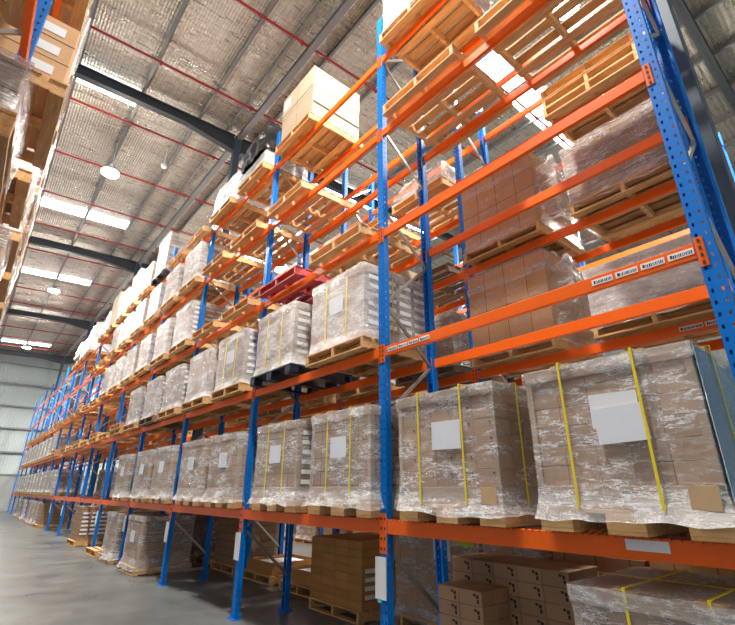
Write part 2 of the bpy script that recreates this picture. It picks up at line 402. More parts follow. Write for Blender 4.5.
# ------------------------------------------------------------------ racking
PW = .10
def post_mesh():
    mb = MB(); t = .003
    mb.box(0, t, -PW/2, PW/2, .01, ZT).box(t, .075, -PW/2, -PW/2+t, .01, ZT).box(t, .075, PW/2-t, PW/2, .01, ZT)
    mb.box(.072, .075, -PW/2+t, -PW/2+.02, .01, ZT).box(.072, .075, PW/2-.02, PW/2-t, .01, ZT)
    return mb.mesh('post', 'blueperf')
post = post_mesh()
plate = MB().box(-.035, .11, -.085, .085, 0, .01).tube((-.018, .06, .01), (-.018, .06, .03), .01, 6).tube((.09, -.06, .01), (.09, -.06, .03), .01, 6).mesh('base_plate', 'blue', 0)
def brace(z0, z1, flip):
    a = (.05, 0, z0) if not flip else (D-.05, 0, z0); b = (D-.05, 0, z1) if not flip else (.05, 0, z1)
    return MB().bar(a, b, .034, .024).mesh('brace', 'galv')
FR = ('rack_upright', [P('post', post, subs=[P('base_plate', plate)]),
                     P('post', post, (D, 0, 0), (0, 0, PI), subs=[P('base_plate', plate)])])
zf = [1.08, 2.32, 3.57, 4.83, 6.09, 7.35]; zr = [.45, 1.70, 2.94, 4.25, 5.50, 6.75, 7.95]
FR[1].append(P('brace', MB().bar((.05, 0, .2), (D-.05, 0, .2), .04, .026).mesh('brace', 'galv')))
for i in range(6):
    FR[1].append(P('brace', brace(zr[i], zf[i], True))); FR[1].append(P('brace', brace(zf[i], zr[i+1], False)))
def beam_proto(h, ch, mtl='orange'):
    # local frame: origin at bay start, beam top at z=0, front face x=0
    y0, y1 = PW/2, BAY-PW/2
    mb = MB().box(.002, .046, y0, y1, -h, 0)
    bm_ = mb.mesh('beam', mtl, .004)
    # lengthwise rolled step of the box beam
    cm = MB().box(-.006, .000, -.047, -.002, -ch*.86, ch*.14).box(-.006, .045, -.004, .001, -ch*.86, ch*.14)
    for k in range(4):
        z = ch*.14 - ch*(k+.5)/4
        cm.box(-.009, -.006, -.030, -.018, z-.011, z+.011)
    c = cm.mesh('connector', mtl)
    c2 = MB()
    c2.v = [(x, -y, z) for x, y, z in cm.v]; c2.f = list(cm.f)
    c2 = c2.mesh('connector', mtl)
    return bm_, c, c2
def dark_slots(ch):
    mb = MB()
    for k in range(4):
        z = ch*.14 - ch*(k+.5)/4
        mb.box(-.0105, -.006, -.031, -.017, z-.012, z+.012)
    return mb
BE = {}
for key, (h, ch) in {'low': (.125, .34), 'up': (.105, .20)}.items():
    b_, c1, c2 = beam_proto(h, ch)
    d1 = dark_slots(ch); d2 = MB(); d2.v = [(x, -y, z) for x, y, z in d1.v]; d2.f = list(d1.f)
    d1 = d1.mesh('slots', 'ink'); d2 = d2.mesh('slots', 'ink')
    # the beam's start end (low y) hooks on the +y half of its post
    BE[key] = [P('beam_tube', b_), P('connector', c2, (0, 0, 0), subs=[P('locking_slots', d2, label='dark slots')]), P('connector', c1, (0, BAY, 0), subs=[P('locking_slots', d1, label='dark slots')])]
def beam(kind, x, b, z, label, cat='rack beam', flip=False, y0=None):
    y = (b-1)*BAY if y0 is None else y0
    e = {0: {NF: .012, NB2: .17}.get(label.split(', ')[-1], 0)}.get(b, 0)
    if flip: t = tree(('rack_beam', BE[kind]), (x, y+BAY, z), label, cat, rz=PI)
    else: t = tree(('rack_beam', BE[kind]), (x, y+e, z), label, cat)
    t.scale.y = (BAY-e)/BAY
    return t
BEAMS = {}
def row(x0, b0, b1, nm, levels=(1, 2, 3, 4, 5), flipx=False, yoff=0.0, rear=True, front=True):
    """frames and beams; flipx: the row faces +x"""
    endy = {NF: .012, NB2: .17}.get(nm, 0)
    for i in range(b0-1, b1+1):
        lab = 'blue perforated rack upright pair with grey bracing, %s from the camera, %s' % (ORD[i-b0+1], nm)
        tree(FR, (x0, i*BAY+yoff+(endy if i == b0-1 else 0), 0), lab, 'rack upright', rz=PI if flipx else 0)
    for l in levels:
        for b in range(b0, b1+1):
            k = 'low' if l == 1 else 'up'
            fl = 'orange front beam, %s level, %s, %s' % (LEVN[l], bayw(b-b0), nm)
            rl_ = 'orange rear beam, %s level, %s, %s' % (LEVN[l], bayw(b-b0), nm)
            y = (b-1)*BAY+yoff
            if not flipx:
                if front: BEAMS[nm, l, b, 0] = beam(k, x0, b, Z[l], fl, y0=y)
                if rear: BEAMS[nm, l, b, 1] = beam(k, x0+D, b, Z[l], rl_, flip=True, y0=y)
            else:
                if front: beam(k, x0, b, Z[l], fl, flip=True, y0=y)
                if rear: beam(k, x0-D, b, Z[l], rl_, y0=y)
NF, NB2, NL, NN = 'main row', 'back row', 'overhead row', 'distant row'
row(0, 0, 14, NF)
row(ROW2, 0, 14, NB2)
row(ROWL, 0, 4, NL, levels=(2, 3, 4, 5), flipx=True)
row(ROWN, 0, 6, NN, levels=(1, 3, 4, 5), yoff=.45, rear=False)

# mesh decks on the lowest beams
mb = MB()
for k in range(56):
    y = .09 + k*(BAY-.18)/55
    mb.box(-.012, D+.012, y-.0022, y+.0022, .001, .0055); mb.box(-.012, -.008, y-.0022, y+.0022, -.012, .0055)
for x in (.05, .2, .35, .5, .65, .8): mb.box(x-.0025, x+.0025, .06, BAY-.06, .0055, .0105)
deck = mb.mesh('wire_deck', 'wire')
for b in list(range(0, 6))+list(range(8, 14)):
    tag(obj('wire_mesh_deck', deck, None, (0, (b-1)*BAY, Z[1])), 'dark wire mesh deck on the lowest beams, %s, main row' % bayw(b), 'mesh deck')

# ------------------------------------------------------------------ pallets
def pallet_meshes(wmat, w=1.16, d=1.16, nb=7):
    H = .145; hw, hd = w/2, d/2
    top = MB(); bw = .118; gap = (d-nb*bw)/(nb-1)
    for k in range(nb):
        x = -hd + k*(bw+gap); top.box(x, x+bw, -hw, hw, H-.020, H)
    bear = [MB().box(-hd, hd, y-.022, y+.022, .020, H-.020).mesh('bearer', wmat, .003) for y in (-hw+.03, 0, hw-.03)]
    bot = MB()
    for x in (-hd, -hd+.30, hd-.30-.1, hd-.10): bot.box(x, x+.10, -hw, hw, 0, .020)
    return top.mesh('deck', wmat, .002), bear, bot.mesh('bottom_boards', wmat, .002)
PAL = {}
for k, wm in (('wood', 'wood'), ('pale', 'woodpale'), ('grey', 'woodgrey'), ('red', 'redwood')):
    a, bs, c = pallet_meshes(wm)
    PAL[k] = [P('top_deck', a)] + [P('bearer', q) for q in bs] + [P('bottom_boards', c)]
# block pallets with solid ends (under the wrapped loads on the lowest beams)
def block_pallet(wm):
    H = .14; w = 1.08; hw = w/2
    top = MB()
    for k in range(7): x = -hw + k*(w-.11)/6; top.box(x, x+.11, -hw, hw, H-.022, H)
    parts = [P('top_deck', top.mesh('deck', wm, .002))]
    for y in (-hw, -.11, hw-.22):
        parts.append(P('bearer', MB().box(-hw, hw, y, y+.22, .02, H-.022).mesh('bearer', wm, .003)))
    bt = MB()
    for y in (-hw, -.11, hw-.22): bt.box(-hw, hw, y, y+.22, 0, .02)
    parts.append(P('bottom_boards', bt.mesh('bottom', wm, .002)))
    return parts
PAL['block'] = block_pallet('wood')
def plastic_pallet(mt):
    H = .145; hw = .58; mb = MB()
    mb.box(-hw, hw, -hw, hw, H-.03, H)
    parts = [P('deck', mb.mesh('deck', mt, .006))]
    for y in (-hw, -.07, hw-.14):
        q = MB()
        for x in (-hw, -.07, hw-.14): q.box(x, x+.14, y, y+.14, .02, H-.03)
        q.box(-hw, hw, y+.01, y+.13, 0, .02); parts.append(P('runner', q.mesh('runner', mt, .006)))
    return parts
PAL['navy'] = plastic_pallet('navyplastic'); PAL['black'] = plastic_pallet('blackplastic')
PDES = {'wood': 'timber', 'pale': 'pale timber', 'grey': 'weathered timber', 'red': 'red timber', 'block': 'block', 'navy': 'dark blue plastic', 'black': 'black plastic'}
ROWX = {NF: D/2, NB2: ROW2+D/2, NL: ROWL-D/2, NN: ROWN+D/2}
ROWY = {NF: 0, NB2: 0, NL: 0, NN: .45}
def pallet(kind, x, y, z, where, rz=0, under=True):
    lab = '%s pallet under load %s' % (PDES[kind], where) if under else 'empty %s pallet %s' % (PDES[kind], where)
    return tree(('pallet', PAL[kind]), (x, y, z), lab, 'pallet', rz=rz)

# ------------------------------------------------------------------ loads
def shell(w, d, h, seed, amp=.012, skirt=.05, drop=.07, lid=True, res=.055, sag=0, ragged=.03):
    """thin wrap around a load: hw along y, hd along x, open at the bottom"""
    nx, ny, nz = max(4, int(d/res)), max(4, int(w/res)), max(4, int(h/res))
    ring = []
    hd, hw = d/2, w/2
    for i in range(ny): ring.append((-hd, -hw + w*i/ny))
    for i in range(nx): ring.append((-hd + d*i/nx, hw))
    for i in range(ny): ring.append((hd, hw - w*i/ny))
    for i in range(nx): ring.append((hd - d*i/nx, -hw))
    n = len(ring); mb = MB(); vs = []
    for k in range(nz+1):
        t = k/nz; z = -drop + (h+drop)*t
        for (x, y) in ring:
            r = Vector((x/hd, y/hw, 0)); r.normalize()
            q = Vector((x*3+seed*7.1, y*3, z*4)); a = noise.noise(q)*amp*.6 + noise.noise(q*2.7)*amp*.3
            fl = skirt*max(0, 1-t*6)**1.5 * (1+.6*noise.noise(Vector((x*6, y*6, seed))))
            if lid and t > .89: a += .016
            zz = z + (ragged*noise.noise(Vector((x*5, y*5, seed*3))) if k == 0 else 0)
            cr = 1-.012*(abs(x/hd) > .97 and abs(y/hw) > .97)
            vs.append((x*cr + r.x*(a+fl+.006), y*cr + r.y*(a+fl+.006), zz))
    fs = [(k*n+i, k*n+(i+1) % n, (k+1)*n+(i+1) % n, (k+1)*n+i) for k in range(nz) for i in range(n)]
    # top grid
    base = len(vs)
    for i in range(nx+1):
        for j in range(ny+1):
            x, y = -hd + d*i/nx, -hw + w*j/ny
            e = max(abs(x/hd), abs(y/hw))
            vs.append((x*1.012, y*1.012, h + .004 + amp*.8*noise.noise(Vector((x*4, y*4, seed))) - sag*(1-e*e)))
    for i in range(nx):
        for j in range(ny):
            a = base+i*(ny+1)+j; fs.append((a, a+ny+1, a+ny+2, a+1))
    return mb.add(vs, fs)
def lump(w, d, h, seed, mt, amp=.07, res=.05):
    mb = shell(w, d, h, seed, amp, 0, 0, False, res, ragged=0)
    vs = []
    for (x, y, z) in mb.v:
        t = max(0, z/h); k = 1 - .22*max(0, t-.55)**1.2/.45
        o = noise.noise(Vector((x*2.2+seed, y*2.2, z*2.2)))*amp + abs(noise.noise(Vector((x*6, y*6+seed, z*5))))*amp*.8
        vs.append((x*k*(1+o*.5), y*k*(1+o*.5), z + (o if t > .5 else 0)))
    mb.v = vs
    return mb.mesh('lump', mt, smooth=True)
def strap_mesh(w, d, h, y, axis='x'):
    mb = MB(); t = .004; s = .008; g = .020
    if axis == 'x':
        mb.box(-d/2-g-t, -d/2-g, y-s, y+s, .0, h+g).box(d/2+g, d/2+g+t, y-s, y+s, .0, h+g).box(-d/2-g-t, d/2+g+t, y-s, y+s, h+g, h+g+t)
    else:
        mb.box(y-s, y+s, -w/2-g-t, -w/2-g, .0, h+g).box(y-s, y+s, w/2+g, w/2+g+t, .0, h+g).box(y-s, y+s, -w/2-g-t, w/2+g+t, h+g, h+g+t)
    return mb.mesh('strap', 'yellow')
W_, D_, H_ = 1.06, 1.06, .92
FILM = [shell(W_+.02, D_+.02, H_, s, skirt=.08).mesh('film', 'film', smooth=True) for s in range(4)]
FILMW = [shell(W_+.02, D_+.02, H_, s+9, drop=.02, skirt=.03).mesh('film', 'film_glare', smooth=True) for s in range(4)]
BODY = MB().box(-D_/2, D_/2, -W_/2, W_/2, 0, H_-.06).mesh('cartons', 'carton', .004)
LIDM = MB().box(-D_/2-.006, D_/2+.006, -W_/2-.006, W_/2+.006, H_-.10, H_).mesh('lid', 'tray', .004)
CORN = [MB().box(sx*D_/2-.003*(sx < 0)-.045*(sx > 0), sx*D_/2+.003*(sx > 0)+.045*(sx < 0), sy*W_/2-.004*(sy < 0), sy*W_/2+.004*(sy > 0), 0, H_-.1).box(sx*D_/2-.004*(sx < 0), sx*D_/2+.004*(sx > 0), sy*W_/2-.045*(sy > 0), sy*W_/2+.045*(sy < 0), 0, H_-.1).mesh('corner', 'tray') for sx in (-1, 1) for sy in (-1, 1)]
# the open carton ends with a column of small white labels (seen on the near side)
mb = MB()
for k in range(1, 7):
    for x in (-.38, -.13, .12, .37): mb.box(x-.095, x+.095, -W_/2-.017, -W_/2-.014, .05+k*.115, .05+k*.115+.05)
ENDLAB = mb.mesh('end_labels', 'white')
PAPER = MB().box(-D_/2-.018, -D_/2-.014, -.14, .14, .42, .64).mesh('paper', 'paperbag')
STR = [strap_mesh(W_, D_, H_, y) for y in (-.22, .20)]
STRY = strap_mesh(W_, D_, H_, -.1, 'y')
PADS = MB()
for y in (-.22, .20): PADS.box(-D_/2-.012, -D_/2+.06, y-.07, y+.07, H_-.03, H_+.008)
PADS = PADS.mesh('pads', 'kraftpad')
def load_parts(glary, v, ends=False, paper=True, straps=True):
    ps = [P('carton_stack', BODY), P('lid', LIDM)]
    ps += [P('corner_board', c) for c in CORN]
    if ends: ps.append(P('carton_labels', ENDLAB, label='white labels on the carton ends'))
    ps.append(P('stretch_film', (FILMW if glary else FILM)[v % 4], label='crinkled stretch film'))
    if straps: ps += [P('strap', s, label='yellow strap') for s in STR] + [P('strap', STRY, label='yellow strap')] + [P('strap_pads', PADS)]
    if paper: ps.append(P('document_pouch', PAPER, label='white paper sheet'))
    return ps
def wrapped(rown, b, s, l, v=0, glary=False, ends=False, paper=True, straps=True, pal='block', dy=0, scale=(1, 1, 1), extra='', x=None, desc=None, flip=False):
    y = yc(b, s) + dy + ROWY[rown]; x = ROWX[rown] if x is None else x; z = Z[l] + (.011 if l == 1 and rown == NF else 0.0015)
    where = '%s, %s, %s slot, %s' % (LEV[l], bayw(b), SIDE[s], rown)
    pallet(pal, x, y, z, where)
    d = desc or ('milky white' if glary else 'brown')
    lab = '%s wrapped load %s%s, %s %s slot, %s' % (d, (extra+' ') if extra else '', LEV[l], bayw(b), SIDE[s], rown)
    t = tree(('wrapped_load', load_parts(glary, v, ends, paper, straps)), (x, y, z+.147), lab, 'wrapped load', 'film wrapped carton loads', rz=PI if flip else 0)
    t.scale = scale
    return t
def empty(rown, b, s, l, kind='wood', dy=0, n=1, dx=0):
    for k in range(n):
        w = '%s, %s, %s slot, %s' % (LEV[l], bayw(b), SIDE[s], rown)
        if n > 1: w = w.replace(' slot', '') + ', %s in stack' % ['bottom', 'second', 'third', 'fourth', 'fifth'][k]
        pallet(kind, ROWX[rown]+dx + random.uniform(-.02, .02)*(k > 0), yc(b, s)+ROWY[rown]+dy, Z[l]+.0015+k*.147, w, under=False)
def boxes_load(name, desc, parts, rown, b, s, l, pal='wood', dy=0, x=None, cat='carton', zoff=0, rz=0):
    y = yc(b, s)+dy+ROWY[rown]; x = ROWX[rown] if x is None else x; z = Z[l]+.0015
    if l == 1 and rown == NF: z = Z[l]+.011
    where = '%s, %s, %s slot, %s' % (LEV[l], bayw(b), SIDE[s], rown)
    if pal: pallet(pal, x, y, z, where)
    return tree((name, parts), (x, y, z+.147+zoff if pal else z+zoff), '%s, %s, %s %s slot, %s' % (desc, LEV[l][7:], bayw(b), SIDE[s], rown), cat, rz=rz)

# bottom tray for every wrapped load
TRAY = MB().box(-D_/2-.005, D_/2+.005, -W_/2-.005, W_/2+.005, 0, .13).mesh('tray', 'tray', .004)
_lp = load_parts
def load_parts(*a, **k):
    r = _lp(*a, **k); r.insert(1, P('bottom_tray', TRAY)); return r

# ---- the two big loads nearest the camera: every carton its own part
CW, CH = .206, .127
CB = MB().box(-CW/2+.0015, CW/2-.0015, -CW/2+.0015, CW/2-.0015, .001, CH-.0015).mesh('carton', 'carton_plain', .003)
MARK = MB().box(-CW/2-.0022, -CW/2, -.070, -.056, .088, .104).box(-CW/2-.0022, -CW/2, -.056, -.048, .095, .100).box(-CW/2-.0022, -CW/2, -.073, -.063, .070, .083).mesh('print', 'ink')
def near_load(y, v, sheets, blue, lab, tint):
    z = Z[1]+.011
    x = .40
    parts = []
    n = 5
    for k in range(6):
        for i in range(n):
            for j in range(n):
                if i > 0 and 0 < j < n-1 and k < 5: continue
                sub = [P('print_mark', MARK, label='small dark printed mark')] if i == 0 and not blue else []
                parts.append(P('carton', CB, ((i-2)*CW, (j-2)*CW, .13+k*CH), None, None, sub))
    parts.insert(0, P('bottom_tray', MB().box(-.53, .53, -.53, .53, 0, .13).mesh('tray', 'tray', .004)))
    Ht = .13+CH*6
    parts.append(P('lid', MB().box(-.535, .535, -.535, .535, Ht-.07, Ht+.02).mesh('lid', 'tray', .004)))
    for sx in (-1, 1):
        for sy in (-1, 1):
            parts.append(P('corner_board', MB().box(min(sx*.50, sx*.528), max(sx*.50, sx*.528), min(sy*.524, sy*.530), max(sy*.524, sy*.530), .05, Ht-.06).box(min(sx*.524, sx*.530), max(sx*.524, sx*.530), min(sy*.49, sy*.528), max(sy*.49, sy*.528), .05, Ht-.06).mesh('corner', 'tray')))
    Ht += .02
    parts.append(P('stretch_film', shell(1.075, 1.075, Ht, 30+v, .011, .05, .075, True, .035).mesh('film', 'film_clear', smooth=True), label='crinkled stretch film'))
    for yy in (.25, -.23): parts.append(P('strap', strap_mesh(1.09, 1.09, Ht, yy), label='yellow strap'))
    for xx in (-.25, .25): parts.append(P('strap', strap_mesh(1.09, 1.09, Ht, xx, 'y'), label='yellow strap'))
    for yy in (.25, -.23): parts.append(P('strap_pad', MB().box(-.556, -.47, yy-.07, yy+.06, Ht-.025, Ht+.01).mesh('pad', 'kraftpad')))
    for xx in (-.25, .25): parts.append(P('strap_pad', MB().box(xx-.06, xx+.06, -.556, -.47, Ht-.025, Ht+.01).mesh('pad', 'kraftpad')))
    for (y0, y1, z0, z1, dx) in sheets:
        parts.append(P('document_pouch', MB().box(-.561-dx, -.558-dx, y0, y1, z0, z1).mesh('sheet', 'paperbag' if dx or not blue else 'white'), (0, 0, 0), (math.radians(-2.5 if dx else 1), 0, 0), 'white paper sheet'))
    if blue: parts.append(P('cover_sheet', MB().box(-.54, .54, -.556, -.551, .04, Ht-.03).mesh('sheet', 'film_blue'), label='grey blue plastic sheet on the near side'))
    parts.append(P('torn_flap', MB().box(-.5605, -.5585, -.50, -.36, .03, .15).mesh('flap', 'kraftpad'), (0, 0, 0), (math.radians(3), 0, 0), 'bare brown carton patch'))
    t = tree(('wrapped_load', parts), (x, y, z+.142), lab, 'wrapped load', 'film wrapped carton loads')
    return t
near_load(-.91, 0, [(-.20, .11, .42, .65, 0)], False, 'large brown wrapped load with one white sheet and yellow straps, on the lowest beams', 0)
near_load(-2.27, 1, [(-.20, .09, .47, .68, 0), (-.26, .04, .37, .59, .005)], True, 'largest brown wrapped load with two overlapping white sheets and a blue side, lowest beams', 0)
pallet('block', .40, -.91, Z[1]+.011, 'of the load with one white sheet, nearest bay, lowest beams')
pallet('block', .40, -2.27, Z[1]+.011, 'of the load with two overlapping sheets, nearest bay, lowest beams')

# ---- main row, lowest beams
for b in (1, 2, 3): 
    for s in (0, 1): wrapped(NF, b, s, 1, v=b*2+s, dy=-.18 if s == 0 else -.29, ends=(b, s) in ((1, 1),), straps=b == 1, extra='yellow strapped' if b == 1 else '')
wrapped(NF, 4, 0, 1, v=1, straps=False, dy=-.12)
for b in range(8, 14):
    for s in (0, 1): wrapped(NF, b, s, 1, v=b+s, glary=True, straps=False, paper=False)
# second beams
wrapped(NF, 1, 0, 2, v=0, glary=True, ends=True, pal='wood', dy=-.06)
wrapped(NF, 1, 1, 2, v=1, glary=True, ends=True, pal='navy', dy=.0, paper=False)
wrapped(NF, 2, 0, 2, v=2, glary=True, ends=True, pal='wood')
wrapped(NF, 2, 1, 2, v=3, glary=True, pal='wood', paper=False, straps=False)
for b, s in ((3, 0), (3, 1), (4, 0)): wrapped(NF, b, s, 2, v=b+s, glary=True, ends=True, pal='grey' if s else 'wood', paper=False, straps=False)
for b, s in ((4, 1), (5, 0), (5, 1), (6, 0), (6, 1), (7, 0), (7, 1), (8, 1)): empty(NF, b, s, 2, n=2 if s else 1)
for b in (9, 10, 11, 12, 13):
    for s in (0, 1): wrapped(NF, b, s, 2, v=b+s, glary=True, pal='wood', paper=False, straps=False)
# third beams
empty(NF, 1, 0, 3, 'pale'); empty(NF, 1, 1, 3, 'red', dy=.02)
empty(NF, 2, 0, 3, 'wood'); empty(NF, 2, 1, 3, 'wood')
for b in (3, 4, 5):
    for s in (0, 1): wrapped(NF, b, s, 3, v=b+s, glary=True, pal='wood', paper=False, straps=False, ends=s == 0)
for b in range(6, 14): empty(NF, b, 0, 3, n=1+(b % 2)); empty(NF, b, 1, 3, n=1)
# fourth beams
empty(NF, 0, 1, 4, 'pale', n=1, dy=-.05); empty(NF, 0, 0, 4, 'pale', n=1, dy=-.02)
empty(NF, 1, 1, 4, 'pale'); empty(NF, 2, 0, 4, 'wood'); empty(NF, 2, 1, 4, 'wood')
for b in (3, 4, 5):
    for s in (0, 1): wrapped(NF, b, s, 4, v=b+s+1, glary=True, pal='wood', paper=False, straps=False)
empty(NF, 6, 0, 4); empty(NF, 6, 1, 4)
# top beams
def cart_parts(w, d, h, mt, flap=True, filmm=None, seed=0, lines=()):
    ps = [P('carton_body', MB().box(-d/2, d/2, -w/2, w/2, 0, h).mesh('body', mt, .006))]
    if flap: ps.append(P('lid', MB().box(-d/2-.006, d/2+.006, -w/2-.006, w/2+.006, h*.62, h+.006).mesh('lid', mt, .004)))
    if filmm: ps.append(P('stretch_film', shell(w+.03, d+.03, h+.01, seed, .012, .03, .05).mesh('film', filmm, smooth=True), label='clear stretch film'))
    return ps
y = yc(0, 1)
boxes_load('carton_load', 'white wrapped tall carton load', cart_parts(1.05, 1.05, 1.0, 'kraft_tan', True, 'film_glare', 3), NF, 0, 1, 5, dy=0)
t = boxes_load('carton_load', 'pale lidded carton pair with white label', cart_parts(1.06, 1.02, 1.12, 'kraft_tan', True, None), NF, 1, 1, 5, dy=-.09)
obj('paper_label', MB().box(-.522, -.517, .25, .47, .80, 1.02).mesh('lab', 'white'), t, label='white label')
obj('seam_tape', MB().box(-.50, .50, -.5395, -.5365, .30, .33).mesh('tape', 'ink'), t, label='dark horizontal strap')
t = boxes_load('plastic_covered_load', 'black plastic covered load on white wrapped base', [P('cover', lump(1.1, 1.1, .75, 5, 'blackplastic', .10), (0, 0, .38)), P('base_load', lump(1.12, 1.12, .42, 8, 'film_glare', .03)), P('torn_film', lump(1.13, .9, .55, 11, 'film', .12), (-.06, .05, .5))], NF, 2, 0, 5, cat='covered load')
boxes_load('plastic_covered_load', 'pale slumped plastic wrapped load', [P('cover', lump(1.05, 1.05, .8, 14, 'bag_white', .09))], NF, 2, 1, 5, cat='covered load')
empty(NF, 3, 0, 5); empty(NF, 3, 1, 5)
boxes_load('carton_load', 'tall white wrapped load with blue print', cart_parts(1.05, 1.05, 1.25, 'kraft_tan', False, 'film_glare', 4)+[P('blue_label', MB().box(-.3, .1, -.552, -.546, .25, .6).mesh('lab', 'bluelabel'), label='blue printed patch')], NF, 4, 0, 5, pal='black')
boxes_load('carton_load', 'low white wrapped load', cart_parts(1.05, 1.05, .85, 'kraft_tan', False, 'film_glare', 5), NF, 4, 1, 5)
boxes_load('carton_load', 'tan and white wrapped load', cart_parts(1.05, 1.05, 1.2, 'kraft_tan', True, 'film', 6), NF, 5, 0, 5)
boxes_load('carton_load', 'white wrapped lower load', cart_parts(1.05, 1.05, 1.0, 'kraft_tan', True, 'film_glare', 6), NF, 5, 1, 5)
boxes_load('carton_load', 'tan lidded carton load', cart_parts(1.05, 1.05, 1.35, 'kraft_tan', True, None), NF, 6, 0, 5)
boxes_load('plastic_covered_load', 'silver crumpled film covered load', [P('cover', lump(1.0, 1.0, 1.1, 21, 'bag_white', .14))], NF, 6, 1, 5, cat='covered load')
boxes_load('plastic_covered_load', 'rounded white bagged load', [P('cover', lump(1.1, 1.1, 1.3, 25, 'bag_white', .12))], NF, 7, 1, 5, cat='covered load')
boxes_load('plastic_covered_load', 'black and white bagged load', [P('cover', lump(1.0, 1.0, .7, 28, 'blackplastic', .1)), P('bag', lump(1.02, 1.0, .8, 31, 'bag_white', .14), (-.05, .12, .3))], NF, 8, 1, 5, cat='covered load')
boxes_load('plastic_covered_load', 'white bagged load', [P('cover', lump(1.0, 1.0, 1.2, 35, 'bag_white', .1))], NF, 8, 0, 5, cat='covered load')

# ---- row behind
def kload(desc, w, h, b, s, l, filmm='film_clear', seed=0, mt='kraft', pal='wood', dy=0, flap=False):
    return boxes_load('carton_load', desc, cart_parts(w, 1.06, h, mt, flap, filmm, seed), NB2, b, s, l, pal=pal, dy=dy)
LOOSE = lump(.30, .95, .85, 77, 'film', .16)
t = kload('big plain brown carton block', 1.12, 1.12, 0, 1, 2, 'film_faint', 41, dy=.11)
obj('loose_film', LOOSE, t, (0, -.66, .05), label='puffed loose film')
kload('film wrapped low brown load', 1.12, .62, 0, 0, 2, 'film_glare', 42, 'carton', dy=.03)
t = kload('big plain brown carton block', 1.12, 1.10, 0, 1, 3, 'film_faint', 43, dy=.09)
obj('loose_film', LOOSE, t, (0, -.66, .0), label='puffed loose film')
kload('shiny film wrapped brown carton load', 1.14, .80, 0, 0, 3, 'film', 44, 'carton', dy=.03)
empty(NB2, 0, 0, 4, 'wood', n=3, dy=.14)
wrapped(NB2, 0, 1, 1, v=1, glary=False, straps=False, pal='wood'); kload('brown carton load', 1.1, 1.0, 0, 0, 1, None, 45, 'carton')
wrapped(NB2, 1, 0, 2, v=2, glary=False, straps=False, paper=False, pal='grey', scale=(1, 1, .8)); wrapped(NB2, 1, 1, 2, v=3, glary=True, straps=False, paper=False, pal='wood')
empty(NB2, 1, 0, 3, 'grey', n=1); kload('large tan carton', .9, .75, 1, 1, 3, None, 46, 'kraft_tan')
empty(NB2, 1, 1, 4, 'wood'); empty(NB2, 1, 0, 4, 'wood', n=1)
boxes_load('plastic_covered_load', 'loose white film covered low load', [P('cover', lump(1.1, 1.1, .42, 51, 'film_glare', .06))], NB2, 1, 0, 4, pal=None, zoff=.15, cat='covered load')
for b in (1, 2, 3):
    for s in (0, 1): wrapped(NB2, b, s, 1, v=b+s, straps=False, paper=False, pal='wood')
empty(NB2, 2, 0, 2, n=2); wrapped(NB2, 2, 1, 2, v=1, straps=False, paper=False, pal='wood', scale=(1, 1, .8))
kload('brown strapped carton load', 1.05, .95, 2, 0, 3, 'film_clear', 47, 'carton'); wrapped(NB2, 2, 1, 3, v=1, straps=True, paper=False, pal='wood')
for b, s, l, n in ((2, 0, 4, 1), (2, 1, 4, 1), (3, 0, 4, 1), (3, 0, 2, 2), (3, 1, 2, 2), (4, 0, 3, 3), (4, 1, 2, 2), (5, 0, 2, 3), (5, 1, 2, 3), (6, 0, 2, 2), (6, 1, 2, 3), (7, 0, 2, 3), (7, 1, 2, 2), (8, 0, 2, 3), (8, 1, 3, 3), (9, 0, 3, 2),
                   (6, 0, 3, 3), (6, 1, 3, 4), (7, 0, 3, 3), (7, 1, 3, 4), (8, 0, 3, 3), (9, 1, 3, 3), (6, 1, 4, 3), (7, 0, 4, 2)):
    empty(NB2, b, s, l, n=n)
for b, s, l in ((4, 0, 1), (4, 1, 1), (5, 0, 1), (5, 1, 1), (6, 0, 1), (7, 1, 1), (9, 0, 2), (9, 1, 2), (10, 1, 3), (11, 0, 3), (12, 1, 3), (8, 1, 4), (10, 0, 4)):
    wrapped(NB2, b, s, l, v=b+s, glary=(l > 1), straps=False, paper=False, pal='wood')

# ---- floor level goods of the main row
def single_carton(w, d, h, mt, marks=False, ends=False):
    return MB().box(-d/2+.0015, d/2-.0015, -w/2+.0015, w/2-.0015, .0005, h-.0015).mesh('carton_box', mt, .004)
def carton_pile(x0, y0, z0, nx, ny, nz, cd, cw, ch, mt, desc, grp, mark=None, sidelab=None, skip=lambda i, j, k: False):
    """x0,y0 = corner nearest the aisle on the low-y side; visible boxes only (front, near side, top)"""
    me = single_carton(cw, cd, ch, mt)
    for k in range(nz):
        for j in range(ny):
            for i in range(nx):
                if skip(i, j, k): continue
                nm = '%s, %s row down, %s column, %s rank' % (desc, ORD[nz-1-k], ORD[j], ['front', 'second', 'third'][i])
                t = thing('carton', nm, 'carton', (x0+cd*(i+.5), y0+cw*(j+.5), z0+k*ch), grp)
                obj('box', me, t)
                if sidelab and i == 0 and j == 0 and 0 < k < 5: obj('white_label', sidelab, t, label='small white label')
                if mark: 
                    if i == 0 : obj('printed_mark', mark, t, label='small dark printed mark')
def mark_mesh(d, w, h, k=1):
    x = -d/2-.001
    return MB().box(x-.001, x, -w/2+.03, -w/2+.055, h-.055, h-.03).box(x-.001, x, -w/2+.06, -w/2+.085, h-.04, h-.022).box(x-.001, x, -w/2+.03, -w/2+.05, h-.09, h-.062).mesh('mark', 'ink')
